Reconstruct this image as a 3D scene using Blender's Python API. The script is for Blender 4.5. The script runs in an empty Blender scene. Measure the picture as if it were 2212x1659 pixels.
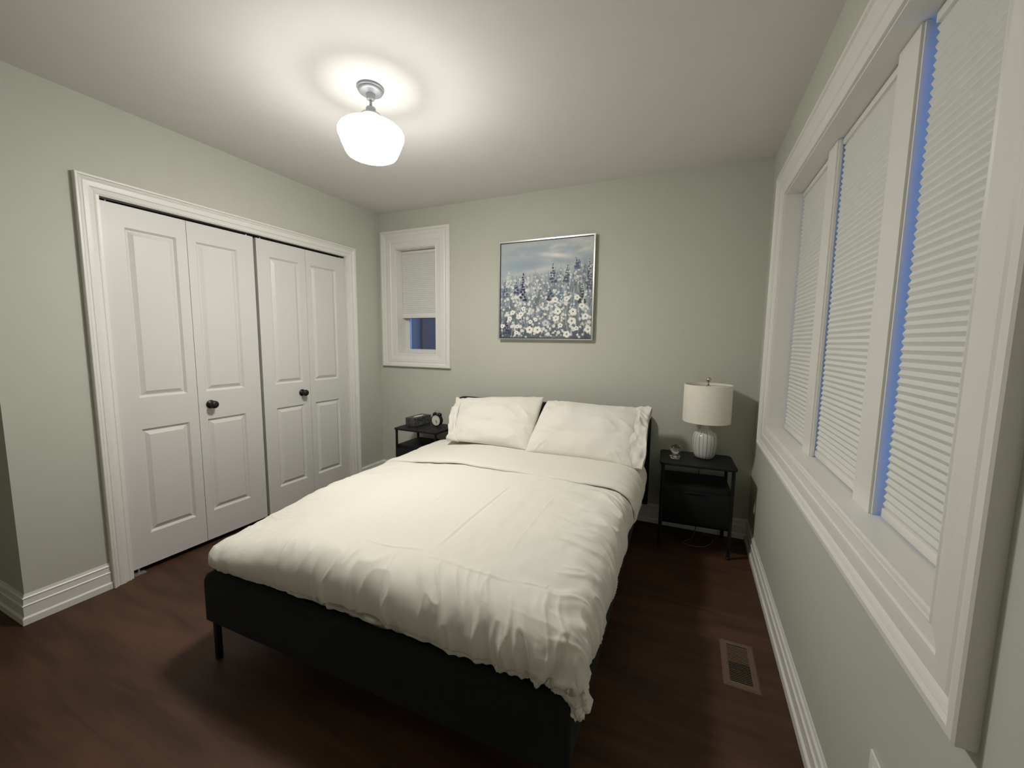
import bpy, bmesh, math, random
import numpy as np
from mathutils import Vector, Matrix
random.seed(7); rng = np.random.RandomState(11)
SC = bpy.context.scene
COL = SC.collection
PI = math.pi
# ---------------------------------------------------------------- camera, world, light, exposure
CAM = (-0.4204, -3.0792, 1.34)
yw, pt, rl = math.radians(23.8997), math.radians(-6.0979), math.radians(0.6959)
fwd = Vector((-math.sin(yw)*math.cos(pt), math.cos(yw)*math.cos(pt), math.sin(pt)))
rgt = Vector((math.cos(yw), math.sin(yw), 0)); upv = rgt.cross(fwd)
r2 = math.cos(rl)*rgt + math.sin(rl)*upv; u2 = -math.sin(rl)*rgt + math.cos(rl)*upv
cd = bpy.data.cameras.new('camera'); cam = bpy.data.objects.new('camera', cd); COL.objects.link(cam)
cam.matrix_world = Matrix(((r2.x, u2.x, -fwd.x, CAM[0]), (r2.y, u2.y, -fwd.y, CAM[1]), (r2.z, u2.z, -fwd.z, CAM[2]), (0, 0, 0, 1)))
cd.sensor_width = 36; cd.sensor_fit = 'HORIZONTAL'; cd.lens = 36*866.81/2212; cd.clip_start = 0.02
SC.camera = cam
w = bpy.data.worlds.new('dusk'); SC.world = w; w.use_nodes = True
w.node_tree.nodes['Background'].inputs[0].default_value = (0.07, 0.27, 0.85, 1)
w.node_tree.nodes['Background'].inputs[1].default_value = 8.0
SC.view_settings.view_transform = 'Standard'; SC.view_settings.look = 'None'
SC.view_settings.exposure = 0.0; SC.view_settings.gamma = 1; SC.view_settings.use_curve_mapping = False
SHADE_EMIT = 168.0
SC.cycles.use_denoising = True
SC.cycles.max_bounces = 10; SC.cycles.diffuse_bounces = 6; SC.cycles.transparent_max_bounces = 12
SC.cycles.sample_clamp_indirect = 6

W, H = 3.191, 2.509            # room width (closet wall at x=-W), ceiling height
OC = -2.395                    # outer corner where the closet wall ends
FRONT = -3.75; HALL = -4.4

# ---------------------------------------------------------------- materials
MATS = {}
def mat(name, col, rough=0.6, metal=0.0, bump=None, spec=0.5, noise=None, sheen=0, coat=0):
    if name in MATS: return MATS[name]
    m = bpy.data.materials.new(name); m.use_nodes = True; nt = m.node_tree; b = nt.nodes['Principled BSDF']
    b.inputs['Base Color'].default_value = (*col, 1); b.inputs['Roughness'].default_value = rough
    b.inputs['Metallic'].default_value = metal; b.inputs['Specular IOR Level'].default_value = spec
    if sheen: b.inputs['Sheen Weight'].default_value = sheen
    if coat: b.inputs['Coat Weight'].default_value = coat; b.inputs['Coat Roughness'].default_value = 0.15
    tc = nt.nodes.new('ShaderNodeTexCoord')
    n = nt.nodes.new('ShaderNodeTexNoise'); nt.links.new(tc.outputs['Object'], n.inputs['Vector'])
    sc, amt = noise or (9.0, 0.03)
    n.inputs['Scale'].default_value = sc; n.inputs['Detail'].default_value = 4
    mx = nt.nodes.new('ShaderNodeMix'); mx.data_type = 'RGBA'
    mx.inputs[6].default_value = (*[c*(1-amt) for c in col], 1); mx.inputs[7].default_value = (*[min(1, c*(1+amt)) for c in col], 1)
    nt.links.new(n.outputs[0], mx.inputs[0]); nt.links.new(mx.outputs[2], b.inputs['Base Color'])
    if bump:
        s, st, dist = bump
        n2 = nt.nodes.new('ShaderNodeTexNoise'); nt.links.new(tc.outputs['Object'], n2.inputs['Vector'])
        n2.inputs['Scale'].default_value = s; n2.inputs['Detail'].default_value = 3
        bp = nt.nodes.new('ShaderNodeBump'); bp.inputs['Strength'].default_value = st; bp.inputs['Distance'].default_value = dist
        nt.links.new(n2.outputs[0], bp.inputs['Height']); nt.links.new(bp.outputs[0], b.inputs['Normal'])
    MATS[name] = m; return m
WALL = mat('sage_wall_paint', (0.535, 0.54, 0.468), 0.75, bump=(260, 0.12, 0.002), spec=0.25)
CEIL = mat('ceiling_paint', (0.71, 0.70, 0.675), 0.85, bump=(200, 0.1, 0.002), spec=0.2)
TRIM = mat('white_trim_paint', (0.76, 0.75, 0.71), 0.38, spec=0.4, noise=(4, 0.015))
DOOR = mat('white_door_paint', (0.66, 0.652, 0.625), 0.42, spec=0.4, noise=(4, 0.015))
LINEN = mat('white_cotton', (0.73, 0.705, 0.632), 0.9, bump=(900, 0.15, 0.0008), spec=0.15, noise=(6, 0.015), sheen=0.1)
LINEN2 = mat('white_pillow_cotton', (0.76, 0.733, 0.665), 0.9, bump=(700, 0.15, 0.0008), spec=0.15, noise=(6, 0.015), sheen=0.1)
BEDF = mat('charcoal_bed_fabric', (0.0135, 0.0145, 0.0175), 0.95, bump=(1200, 0.5, 0.001), spec=0.2, noise=(300, 0.35), sheen=0.05)
BLK = mat('black_metal', (0.008, 0.008, 0.009), 0.42, metal=0.0, spec=0.4)
NST = mat('black_powder_coated_steel', (0.009, 0.009, 0.010), 0.55, bump=(900, 0.15, 0.0006), spec=0.3)
CHR = mat('brushed_nickel', (0.55, 0.54, 0.53), 0.22, metal=1.0)
NICK = mat('satin_nickel', (0.36, 0.37, 0.40), 0.45, metal=0.5)
SILV = mat('silver_frame_metal', (0.70, 0.69, 0.66), 0.28, metal=0.85)
DARKF = mat('dark_canvas_edge', (0.02, 0.022, 0.03), 0.7)
BLIND = mat('pale_cellular_fabric', (0.69, 0.69, 0.665), 0.9, bump=(500, 0.2, 0.0006), spec=0.1)
SHADEF = mat('ivory_lamp_shade_linen', (0.86, 0.825, 0.735), 0.9, bump=(500, 0.3, 0.0008), spec=0.1, noise=(180, 0.05))
VENT = mat('brown_register_metal', (0.125, 0.078, 0.048), 0.55)
VDARK = mat('painted_duct_shade', (0.01, 0.008, 0.007), 0.8)
VINYL = mat('white_vinyl_sash', (0.70, 0.70, 0.68), 0.35, spec=0.4)
HOUSE = mat('dark_brown_siding', (0.10, 0.020, 0.006), 0.9)
CLOSET = mat('closet_interior_paint', (0.25, 0.25, 0.23), 0.9)
PLATE = mat('white_plastic_plate', (0.78, 0.77, 0.72), 0.35)
CLOCKF = mat('cream_clock_face', (0.70, 0.67, 0.58), 0.5)
BRACK = mat('zinc_bracket', (0.45, 0.44, 0.43), 0.4, metal=0.6)
CORD = mat('grey_lamp_cord', (0.13, 0.13, 0.125), 0.5)

def floor_mat():
    m = bpy.data.materials.new('dark_walnut_planks'); m.use_nodes = True; nt = m.node_tree; L = nt.links
    b = nt.nodes['Principled BSDF']; tc = nt.nodes.new('ShaderNodeTexCoord')
    br = nt.nodes.new('ShaderNodeTexBrick'); L.new(tc.outputs['Object'], br.inputs['Vector'])
    br.offset = 0.37; br.inputs['Scale'].default_value = 1; br.inputs['Brick Width'].default_value = 1.6; br.inputs['Row Height'].default_value = 0.19
    br.inputs['Mortar Size'].default_value = 0.0009; br.inputs['Mortar Smooth'].default_value = 0.6; br.inputs['Bias'].default_value = 0
    br.inputs['Color1'].default_value = (0.30, 0.30, 0.30, 1); br.inputs['Color2'].default_value = (0.70, 0.70, 0.70, 1); br.inputs['Mortar'].default_value = (0.2, 0.2, 0.2, 1)
    mp = nt.nodes.new('ShaderNodeMapping'); L.new(tc.outputs['Object'], mp.inputs['Vector']); mp.inputs['Scale'].default_value = (1.3, 9, 1)
    n1 = nt.nodes.new('ShaderNodeTexNoise'); L.new(mp.outputs[0], n1.inputs['Vector']); n1.inputs['Scale'].default_value = 1.6; n1.inputs['Detail'].default_value = 6; n1.inputs['Distortion'].default_value = 0.6
    mp2 = nt.nodes.new('ShaderNodeMapping'); L.new(tc.outputs['Object'], mp2.inputs['Vector']); mp2.inputs['Scale'].default_value = (1.0, 1.8, 1)
    n2 = nt.nodes.new('ShaderNodeTexNoise'); L.new(mp2.outputs[0], n2.inputs['Vector']); n2.inputs['Scale'].default_value = 1.7; n2.inputs['Detail'].default_value = 2
    mp3 = nt.nodes.new('ShaderNodeMapping'); L.new(tc.outputs['Object'], mp3.inputs['Vector']); mp3.inputs['Scale'].default_value = (1.4, 3.4, 1)
    vo = nt.nodes.new('ShaderNodeTexVoronoi'); L.new(mp3.outputs[0], vo.inputs['Vector']); vo.inputs['Scale'].default_value = 1.15
    kr = nt.nodes.new('ShaderNodeMapRange'); L.new(vo.outputs['Distance'], kr.inputs[0]); kr.inputs[1].default_value = 0.015; kr.inputs[2].default_value = 0.06; kr.inputs[3].default_value = 0.45; kr.inputs[4].default_value = 1
    a = nt.nodes.new('ShaderNodeMath'); a.operation = 'MULTIPLY_ADD'; L.new(n1.outputs[0], a.inputs[0]); a.inputs[1].default_value = 0.55
    s = nt.nodes.new('ShaderNodeMath'); s.operation = 'MULTIPLY'; L.new(br.outputs['Color'], s.inputs[0]); s.inputs[1].default_value = 0.22
    L.new(s.outputs[0], a.inputs[2])
    a2 = nt.nodes.new('ShaderNodeMath'); a2.operation = 'MULTIPLY_ADD'; L.new(n2.outputs[0], a2.inputs[0]); a2.inputs[1].default_value = 0.45; L.new(a.outputs[0], a2.inputs[2])
    cr = nt.nodes.new('ShaderNodeValToRGB'); L.new(a2.outputs[0], cr.inputs[0])
    cr.color_ramp.elements[0].position = 0.38; cr.color_ramp.elements[0].color = (0.026, 0.0130, 0.0085, 1)
    cr.color_ramp.elements[1].position = 0.82; cr.color_ramp.elements[1].color = (0.105, 0.051, 0.028, 1)
    mk = nt.nodes.new('ShaderNodeMix'); mk.data_type = 'RGBA'; mk.blend_type = 'MULTIPLY'; mk.inputs[0].default_value = 1
    L.new(cr.outputs[0], mk.inputs[6]); L.new(kr.outputs[0], mk.inputs[7]); L.new(mk.outputs[2], b.inputs['Base Color'])
    b.inputs['Roughness'].default_value = 0.55; b.inputs['Specular IOR Level'].default_value = 0.25
    bp = nt.nodes.new('ShaderNodeBump'); bp.inputs['Strength'].default_value = 0.25; bp.inputs['Distance'].default_value = 0.002
    L.new(a.outputs[0], bp.inputs['Height']); L.new(bp.outputs[0], b.inputs['Normal'])
    return m
FLOOR = floor_mat()
def glass_mat():
    m = bpy.data.materials.new('window_glass'); m.use_nodes = True; nt = m.node_tree; nt.nodes.remove(nt.nodes['Principled BSDF'])
    t = nt.nodes.new('ShaderNodeBsdfTransparent'); g = nt.nodes.new('ShaderNodeBsdfGlossy'); g.inputs['Roughness'].default_value = 0.02
    t.inputs[0].default_value = (0.9, 0.92, 0.95, 1)
    f = nt.nodes.new('ShaderNodeFresnel'); f.inputs[0].default_value = 1.5; mx = nt.nodes.new('ShaderNodeMixShader')
    nt.links.new(f.outputs[0], mx.inputs[0]); nt.links.new(t.outputs[0], mx.inputs[1]); nt.links.new(g.outputs[0], mx.inputs[2])
    nt.links.new(mx.outputs[0], nt.nodes['Material Output'].inputs[0]); return m
GLASS = glass_mat()
def crystal_mat():
    m = bpy.data.materials.new('clear_crystal'); m.use_nodes = True; b = m.node_tree.nodes['Principled BSDF']
    b.inputs['Transmission Weight'].default_value = 1; b.inputs['Roughness'].default_value = 0.02; b.inputs['IOR'].default_value = 1.45
    b.inputs['Base Color'].default_value = (0.95, 0.96, 0.97, 1); return m
CRYS = crystal_mat()
def emit_mat():
    m = bpy.data.materials.new('lit_opal_glass'); m.use_nodes = True; b = m.node_tree.nodes['Principled BSDF']
    b.inputs['Base Color'].default_value = (0.9, 0.9, 0.88, 1); b.inputs['Roughness'].default_value = 0.15
    b.inputs['Emission Color'].default_value = (1.0, 0.972, 0.915, 1); nt = m.node_tree
    tc = nt.nodes.new('ShaderNodeTexCoord'); sp = nt.nodes.new('ShaderNodeSeparateXYZ'); mr = nt.nodes.new('ShaderNodeMapRange'); mr.interpolation_type = 'LINEAR'
    nt.links.new(tc.outputs['Object'], sp.inputs[0]); nt.links.new(sp.outputs[2], mr.inputs[0])      # emission faded by height, weak at the shoulder, to keep the ceiling dimmer
    mr.inputs[1].default_value = -0.315; mr.inputs[2].default_value = -0.205; mr.inputs[3].default_value = SHADE_EMIT; mr.inputs[4].default_value = SHADE_EMIT*0.036
    nt.links.new(mr.outputs[0], b.inputs['Emission Strength']); return m
OPAL = emit_mat()
def vcol_mat(name, attr, rough=0.6):
    m = bpy.data.materials.new(name); m.use_nodes = True; nt = m.node_tree; b = nt.nodes['Principled BSDF']
    a = nt.nodes.new('ShaderNodeAttribute'); a.attribute_name = attr; nt.links.new(a.outputs['Color'], b.inputs['Base Color'])
    b.inputs['Roughness'].default_value = rough; b.inputs['Specular IOR Level'].default_value = 0.2; return m
def lamp_ceramic():
    m = bpy.data.materials.new('dotted_white_ceramic'); m.use_nodes = True; nt = m.node_tree; b = nt.nodes['Principled BSDF']; L = nt.links
    tc = nt.nodes.new('ShaderNodeTexCoord'); sp = nt.nodes.new('ShaderNodeSeparateXYZ'); L.new(tc.outputs['Object'], sp.inputs[0])
    def M(op, a, b_=None, c=None):
        n = nt.nodes.new('ShaderNodeMath'); n.operation = op
        for i, v in enumerate((a, b_, c)):
            if v is None: continue
            if isinstance(v, (int, float)): n.inputs[i].default_value = v
            else: L.new(v, n.inputs[i])
        return n.outputs[0]
    ang = M('ARCTAN2', sp.outputs[1], sp.outputs[0])
    k = M('MULTIPLY', ang, 20/(2*PI)); fr = M('ABSOLUTE', M('SUBTRACT', M('FRACT', k), 0.5))
    line = M('LESS_THAN', fr, 0.10)
    zf = M('ABSOLUTE', M('SUBTRACT', M('FRACT', M('MULTIPLY', sp.outputs[2], 105)), 0.5)); dot = M('LESS_THAN', zf, 0.33)
    par = M('GREATER_THAN', M('FRACT', M('MULTIPLY', M('FLOOR', k), 0.5)), 0.25)
    amt = M('MULTIPLY', M('MULTIPLY', line, dot), M('MULTIPLY_ADD', par, 0.35, 0.60))
    mx = nt.nodes.new('ShaderNodeMix'); mx.data_type = 'RGBA'; L.new(amt, mx.inputs[0])
    mx.inputs[6].default_value = (0.66, 0.66, 0.63, 1); mx.inputs[7].default_value = (0.035, 0.03, 0.035, 1)
    L.new(mx.outputs[2], b.inputs['Base Color']); b.inputs['Roughness'].default_value = 0.18; return m
CERAM = lamp_ceramic()
def tissue_mat():
    m = bpy.data.materials.new('dark_swirl_carton'); m.use_nodes = True; nt = m.node_tree; b = nt.nodes['Principled BSDF']; L = nt.links
    tc = nt.nodes.new('ShaderNodeTexCoord'); n = nt.nodes.new('ShaderNodeTexNoise'); L.new(tc.outputs['Object'], n.inputs['Vector'])
    n.inputs['Scale'].default_value = 34; n.inputs['Detail'].default_value = 3; n.inputs['Distortion'].default_value = 2.2
    cr = nt.nodes.new('ShaderNodeValToRGB'); L.new(n.outputs[0], cr.inputs[0])
    e = cr.color_ramp.elements; e[0].position = 0.46; e[0].color = (0.02, 0.019, 0.018, 1); e[1].position = 0.62; e[1].color = (0.02, 0.019, 0.018, 1)
    x = e.new(0.53); x.color = (0.16, 0.155, 0.14, 1)
    L.new(cr.outputs[0], b.inputs['Base Color']); b.inputs['Roughness'].default_value = 0.5; return m
TISS = tissue_mat()

# ---------------------------------------------------------------- helpers
def link(name, me, m, parent=None, loc=None, rot=None, smooth=False, angle=None):
    o = bpy.data.objects.new(name, me); COL.objects.link(o)
    if m: me.materials.append(m)
    if parent: o.parent = parent
    if loc: o.location = loc
    if rot: o.rotation_euler = rot
    if smooth:
        for p in me.polygons: p.use_smooth = True
    if angle is not None:
        for p in me.polygons: p.use_smooth = True
        me.set_sharp_from_angle(angle=math.radians(angle))
    return o
def obj(name, bm, m, parent=None, loc=None, rot=None, smooth=False, angle=None):
    me = bpy.data.meshes.new(name); bmesh.ops.recalc_face_normals(bm, faces=bm.faces[:]); bm.to_mesh(me); bm.free()
    return link(name, me, m, parent, loc, rot, smooth, angle)
def B(): return bmesh.new()
def box(bm, x0, x1, y0, y1, z0, z1, bev=0, seg=2):
    r = bmesh.ops.create_cube(bm, size=1); vs = r['verts']
    for v in vs: v.co = Vector((x0+(v.co.x+.5)*(x1-x0), y0+(v.co.y+.5)*(y1-y0), z0+(v.co.z+.5)*(z1-z0)))
    if bev: bmesh.ops.bevel(bm, geom=list({e for v in vs for e in v.link_edges}), offset=bev, segments=seg, affect='EDGES', profile=0.5)
    return bm
def boxo(name, a, m, parent=None, bev=0, seg=2): return obj(name, box(B(), *a, bev=bev, seg=seg), m, parent, angle=30 if bev else None)
def lathe(bm, prof, n=48, M=None, cap=True):
    rings = []
    for r, z in prof:
        rings.append([bm.verts.new((r*math.cos(2*PI*i/n), r*math.sin(2*PI*i/n), z)) for i in range(n)] if r > 1e-6 else [bm.verts.new((0, 0, z))])
    for a, b in zip(rings, rings[1:]):
        for i in range(n):
            j = (i+1) % n
            if len(a) == 1 and len(b) == 1: continue
            if len(a) == 1: bm.faces.new((a[0], b[i], b[j]))
            elif len(b) == 1: bm.faces.new((a[i], a[j], b[0]))
            else: bm.faces.new((a[i], a[j], b[j], b[i]))
    if cap:
        for r in (rings[0], rings[-1]):
            if len(r) > 1: bm.faces.new(r)
    if M is not None:
        for r in rings:
            for v in r: v.co = M @ v.co
    return bm
def tube(bm, pts, r, n=12):
    pts = [Vector(p) for p in pts]; rings = []; ref = None
    for i, p in enumerate(pts):
        d = (pts[min(i+1, len(pts)-1)]-pts[max(i-1, 0)]).normalized()
        if ref is None: ref = d.orthogonal().normalized()
        ref = (ref-d*ref.dot(d)).normalized(); s = d.cross(ref)
        rings.append([bm.verts.new(p+r*(math.cos(2*PI*k/n)*ref+math.sin(2*PI*k/n)*s)) for k in range(n)])
    for a, b in zip(rings, rings[1:]):
        for k in range(n): bm.faces.new((a[k], a[(k+1) % n], b[(k+1) % n], b[k]))
    bm.faces.new(rings[0]); bm.faces.new(rings[-1]); return bm
def frame_sweep(bm, us, vs, prof, place, closed=True):
    """mitred moulding round the rectangle us x vs; prof = [(out from the inner edge, height)]; place(u, v, h) -> 3D"""
    (u0, u1), (v0, v1) = us, vs
    corners = [(u0, v0, -1, -1), (u1, v0, 1, -1), (u1, v1, 1, 1), (u0, v1, -1, 1)]
    if not closed: corners = [(u0, v0, -1, 0), (u0, v1, -1, 1), (u1, v1, 1, 1), (u1, v0, 1, 0)]
    loops = [[bm.verts.new(place(u+du*o, v+dv*o, h)) for (o, h) in prof] for (u, v, du, dv) in corners]
    n = len(prof); rng_ = range(len(loops)) if closed else range(len(loops)-1)
    for i in rng_:
        a, b = loops[i], loops[(i+1) % len(loops)]
        for k in range(n):
            kk = (k+1) % n
            bm.faces.new((a[k], b[k], b[kk], a[kk]))
    if not closed: bm.faces.new(loops[0]); bm.faces.new(loops[-1])
    return bm
def thing(name, label, cat, loc=(0, 0, 0), rotz=0, group=None):
    o = bpy.data.objects.new(name, None); COL.objects.link(o); o.location = loc; o.rotation_euler = (0, 0, rotz); o.empty_display_size = 0.05
    return tag(o, label, cat, group)
def tag(o, label, cat, group=None):
    o['label'] = label; o['category'] = cat
    if group: o['group'] = group
    return o
def struct(o): o['kind'] = 'structure'; return o
def semp(name, loc=(0, 0, 0)):
    o = bpy.data.objects.new(name, None); COL.objects.link(o); o.location = loc; o.empty_display_size = 0.05; return struct(o)
def sm(e0, e1, x): t = np.clip((x-e0)/(e1-e0), 0, 1); return t*t*(3-2*t)
def vnoise(x, y, seed=0):
    r = np.random.RandomState(seed).rand(256, 256)
    xi = np.floor(x).astype(int); yi = np.floor(y).astype(int); fx = x-xi; fy = y-yi
    fx = fx*fx*fx*(fx*(fx*6-15)+10); fy = fy*fy*fy*(fy*(fy*6-15)+10)
    g = lambda a, b: r[a % 256, b % 256]
    return (g(xi, yi)*(1-fx)*(1-fy)+g(xi+1, yi)*fx*(1-fy)+g(xi, yi+1)*(1-fx)*fy+g(xi+1, yi+1)*fx*fy)*2-1
def fbm(x, y, seed=0, o=3):
    s = 0; a = 1
    for i in range(o): s = s+a*vnoise(x*2**i, y*2**i, seed+i); a *= .5
    return s
def ridge(x, y, seed=0): return 1-np.abs(vnoise(x, y, seed))*2
def fold(x, y, seed=0): return 1-2*np.abs(vnoise(x, y, seed))**.62
def grid_mesh(name, P, closed_u=False):
    ny, nx, _ = P.shape; me = bpy.data.meshes.new(name); idx = np.arange(ny*nx).reshape(ny, nx)
    if closed_u: idx = np.concatenate([idx, idx[:, :1]], 1)
    q = np.stack([idx[:-1, :-1], idx[:-1, 1:], idx[1:, 1:], idx[1:, :-1]], -1).reshape(-1, 4)
    me.vertices.add(ny*nx); me.vertices.foreach_set('co', P.astype(np.float32).ravel())
    me.loops.add(q.size); me.loops.foreach_set('vertex_index', q.ravel().astype(np.int32))
    me.polygons.add(len(q)); me.polygons.foreach_set('loop_start', (np.arange(len(q))*4).astype(np.int32))
    me.update(calc_edges=True); return me
def gnormals(P):
    du = np.gradient(P, axis=1); dv = np.gradient(P, axis=0); n = np.cross(du, dv)
    return n/(np.linalg.norm(n, axis=2, keepdims=True)+1e-9)

# ---------------------------------------------------------------- room shell
T = 0.16
struct(boxo('floor', (HALL-T, T+.02, FRONT-T, T+.02, -0.12, 0.0), FLOOR))
struct(boxo('ceiling', (HALL-T, T+.02, FRONT-T, T+.02, H, H+0.12), CEIL))
SW = dict(x0=-2.99, x1=-2.545, z0=1.207, z1=2.18)       # small window opening
RW = dict(y0=-2.17, y1=-0.43, z0=0.862, z1=2.145)       # wide window opening
CL = dict(y0=-2.012, y1=-0.40, z1=2.05)                 # closet opening
def wall_with_hole(name, axis, a, lo, hi, hlo, hhi, hz0, hz1, m=WALL):
    bm = B()
    segs = [(lo, hlo, 0, H), (hhi, hi, 0, H), (hlo, hhi, hz1, H)]
    if hz0 > 0: segs.append((hlo, hhi, 0, hz0))
    for s0, s1, z0, z1 in segs:
        if axis == 'x': box(bm, a[0], a[1], s0, s1, z0, z1)
        else: box(bm, s0, s1, a[0], a[1], z0, z1)
    bmesh.ops.remove_doubles(bm, verts=bm.verts[:], dist=1e-5)
    return struct(obj(name, bm, m))
wall_with_hole('wall_back', 'y', (0, T), -W-T*.9, T, SW['x0'], SW['x1'], SW['z0'], SW['z1'])
wall_with_hole('wall_right', 'x', (0, T), FRONT, 0, RW['y0'], RW['y1'], RW['z0'], RW['z1'])
wall_with_hole('wall_left', 'x', (-W-0.11, -W), OC, 0, CL['y0'], CL['y1'], 0, CL['z1'])
struct(boxo('wall_hall', (HALL, -W-0.11, OC, OC+0.11, 0, H), WALL))
struct(boxo('wall_far_left', (HALL-T, HALL, FRONT, OC+0.11, 0, H), WALL))
struct(boxo('wall_front', (HALL, T, FRONT-T, FRONT, 0, H), WALL))
bm = B()   # closet interior
box(bm, -W-0.72, -W-0.70, OC+.11, T, 0, H); box(bm, -W-0.70, -W-.1441, .0, .02, 0, H)
struct(obj('wall_closet', bm, CLOSET))

BBH, BBT = 0.141, 0.018
BBP = [(0, 0), (BBT, 0), (BBT, .030), (BBT-.003, .034), (BBT-.007, .037), (BBT-.007, .085), (BBT-.004, .089), (BBT-.009, .094), (BBT-.011, .118), (BBT-.008, .124), (BBT-.013, .130), (.002, BBH), (0, BBH)]
def baseboard(name, p0, p1, nrm, m0=0, m1=0):
    """m0/m1: -1 mitres shorter (inner corner), +1 longer (outer corner)"""
    p0, p1, nrm = Vector(p0), Vector(p1), Vector(nrm); d = (p1-p0).normalized(); bm = B()
    A = [bm.verts.new(p0-d*o*m0+nrm*o+Vector((0, 0, z))) for o, z in BBP]
    C = [bm.verts.new(p1+d*o*m1+nrm*o+Vector((0, 0, z))) for o, z in BBP]
    n = len(BBP)
    for k in range(n): bm.faces.new((A[k], C[k], C[(k+1) % n], A[(k+1) % n]))
    bm.faces.new(A); bm.faces.new(C)
    return struct(obj(name, bm, TRIM))
baseboard('baseboard_back', (-W, 0, 0), (0, 0, 0), (0, -1, 0), -1, -1)
baseboard('baseboard_right', (0, 0, 0), (0, FRONT, 0), (-1, 0, 0), -1, -1)
baseboard('baseboard_left', (-W, OC, 0), (-W, -2.0905, 0), (1, 0, 0), 1, 0)
baseboard('baseboard_left', (-W, -.3045, 0), (-W, 0, 0), (1, 0, 0), 0, -1)
baseboard('baseboard_hall', (HALL, OC, 0), (-W, OC, 0), (0, -1, 0), -1, 1)
baseboard('baseboard_front', (HALL, FRONT, 0), (0, FRONT, 0), (0, 1, 0), -1, -1)

def casing_prof(wd, t=0.029, sill=False):
    # distance out from the inner edge, height off the wall
    return [(0, -.004), (0, .009), (.006, .011), (.010, .009), (wd*.30, .0125), (wd*.33, .0165), (wd*.40, .0175), (wd*.62, .0185), (wd*.66, .0155), (wd*.72, .020), (wd*.80, .0235),
            (wd*.84, .021), (wd*.87, t), (wd*.97, t), (wd, t-.003), (wd, -.004)]
# closet casing
bm = B(); frame_sweep(bm, (CL['y0'], CL['y1']), (0.0, CL['z1']), [(o*.83/.80, h) for o, h in casing_prof(0.078)], lambda u, v, h: (-W+h, u, v), closed=False)
bm2 = bm
struct(obj('trim_1', bm2, TRIM))
# closet jambs + head track
bm = B(); box(bm, -W-.1441, -W+.004, CL['y0']-.0, CL['y0']+.012, 0, CL['z1']); box(bm, -W-.1441, -W+.004, CL['y1']-.012, CL['y1'], 0, CL['z1'])
box(bm, -W-.1441, -W+.004, CL['y0']+.012, CL['y1']-.012, CL['z1']-.004, CL['z1']+.008)
struct(obj('trim_2', bm, TRIM))
track = struct(boxo('trim_3', (-W-.045, -W-.018, CL['y0']+.012, CL['y1']-.012, 2.040, 2.046), BLK)); 

# ---------------------------------------------------------------- closet bi-fold doors
def leaf_mesh(y0, y1, p0, p1):
    """moulded leaf; p0..p1 = panel outline in y"""
    bm = B(); X = -W-.020; z0, z1 = 0.032, 2.030; TH = .034
    ys = [y0, p0, p1, y1]; zs = [z0, .217, .822, 1.000, 1.918, z1]
    grid = {(i, j): bm.verts.new((X, ys[i], zs[j])) for i in range(4) for j in range(6)}
    for i in range(3):
        for j in range(5):
            if i == 1 and j in (1, 3):
                a = (ys[1], ys[2], zs[j], zs[j+1]); prev = [grid[(1, j)], grid[(2, j)], grid[(2, j+1)], grid[(1, j+1)]]
                for ins, dx in ((.011, -.012), (.015, -.012), (.036, -.001), (.038, -.001)):
                    cur = [bm.verts.new((X+dx, a[0]+ins, a[2]+ins)), bm.verts.new((X+dx, a[1]-ins, a[2]+ins)), bm.verts.new((X+dx, a[1]-ins, a[3]-ins)), bm.verts.new((X+dx, a[0]+ins, a[3]-ins))]
                    for k in range(4): bm.faces.new((prev[k], prev[(k+1) % 4], cur[(k+1) % 4], cur[k]))
                    prev = cur
                bm.faces.new(prev)
            else: bm.faces.new((grid[(i, j)], grid[(i+1, j)], grid[(i+1, j+1)], grid[(i, j+1)]))
    outer = [grid[(i, 0)] for i in range(4)]+[grid[(3, j)] for j in range(1, 6)]+[grid[(i, 5)] for i in (2, 1, 0)]+[grid[(0, j)] for j in (4, 3, 2, 1)]
    back = [bm.verts.new((v.co.x-TH, v.co.y, v.co.z)) for v in outer]
    n = len(outer)
    for k in range(n): bm.faces.new((outer[k], back[k], back[(k+1) % n], outer[(k+1) % n]))
    bm.faces.new(back); return bm
def knob(parent, y):
    M = Matrix.Translation((-W-.020, y, .916)) @ Matrix.Rotation(PI/2, 4, 'Y')
    obj('door_knob', lathe(B(), [(0, 0), (.026, 0), (.027, .003), (.025, .006), (.012, .008), (.0095, .012), (.0095, .022), (.013, .026), (.021, .032), (.0245, .040), (.024, .047), (.020, .053), (.012, .057), (0, .058)], 32, M), BLK, parent, smooth=True)
def pins(parent, ys):
    for y in ys:
        obj('pivot_pin', lathe(B(), [(.0035, 2.029), (.0035, 2.041)], 10, Matrix.Translation((-W-.030, y, 0)), cap=True), BRACK, parent)
y_a, y_ab, y_b, y_c, y_cd, y_d = -1.998, -1.609, -1.207, -1.186, -.798, -.4145
d1 = semp('door_1', (0, 0, 0)); d2 = semp('door_2', (0, 0, 0))
obj('door_leaf', leaf_mesh(y_a, y_ab-.0012, -1.900, -1.664), DOOR, d1); obj('door_leaf', leaf_mesh(y_ab+.0012, y_b, -1.562, -1.319), DOOR, d1)
obj('door_leaf', leaf_mesh(y_c, y_cd-.0012, -1.092, -.857), DOOR, d2); obj('door_leaf', leaf_mesh(y_cd+.0012, y_d, -.752, -.507), DOOR, d2)
knob(d1, -1.540); knob(d2, -.876); pins(d1, (-1.965, -1.245)); pins(d2, (-1.15, -.45))
boxo('floor_bracket', (-W-.06, -W-.005, -1.992, -1.94, 0.0005, .006), BRACK, d1)
obj('floor_pivot', lathe(B(), [(.005, .004), (.005, .034)], 10, Matrix.Translation((-W-.036, -1.962, 0))), BRACK, d1)

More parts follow.
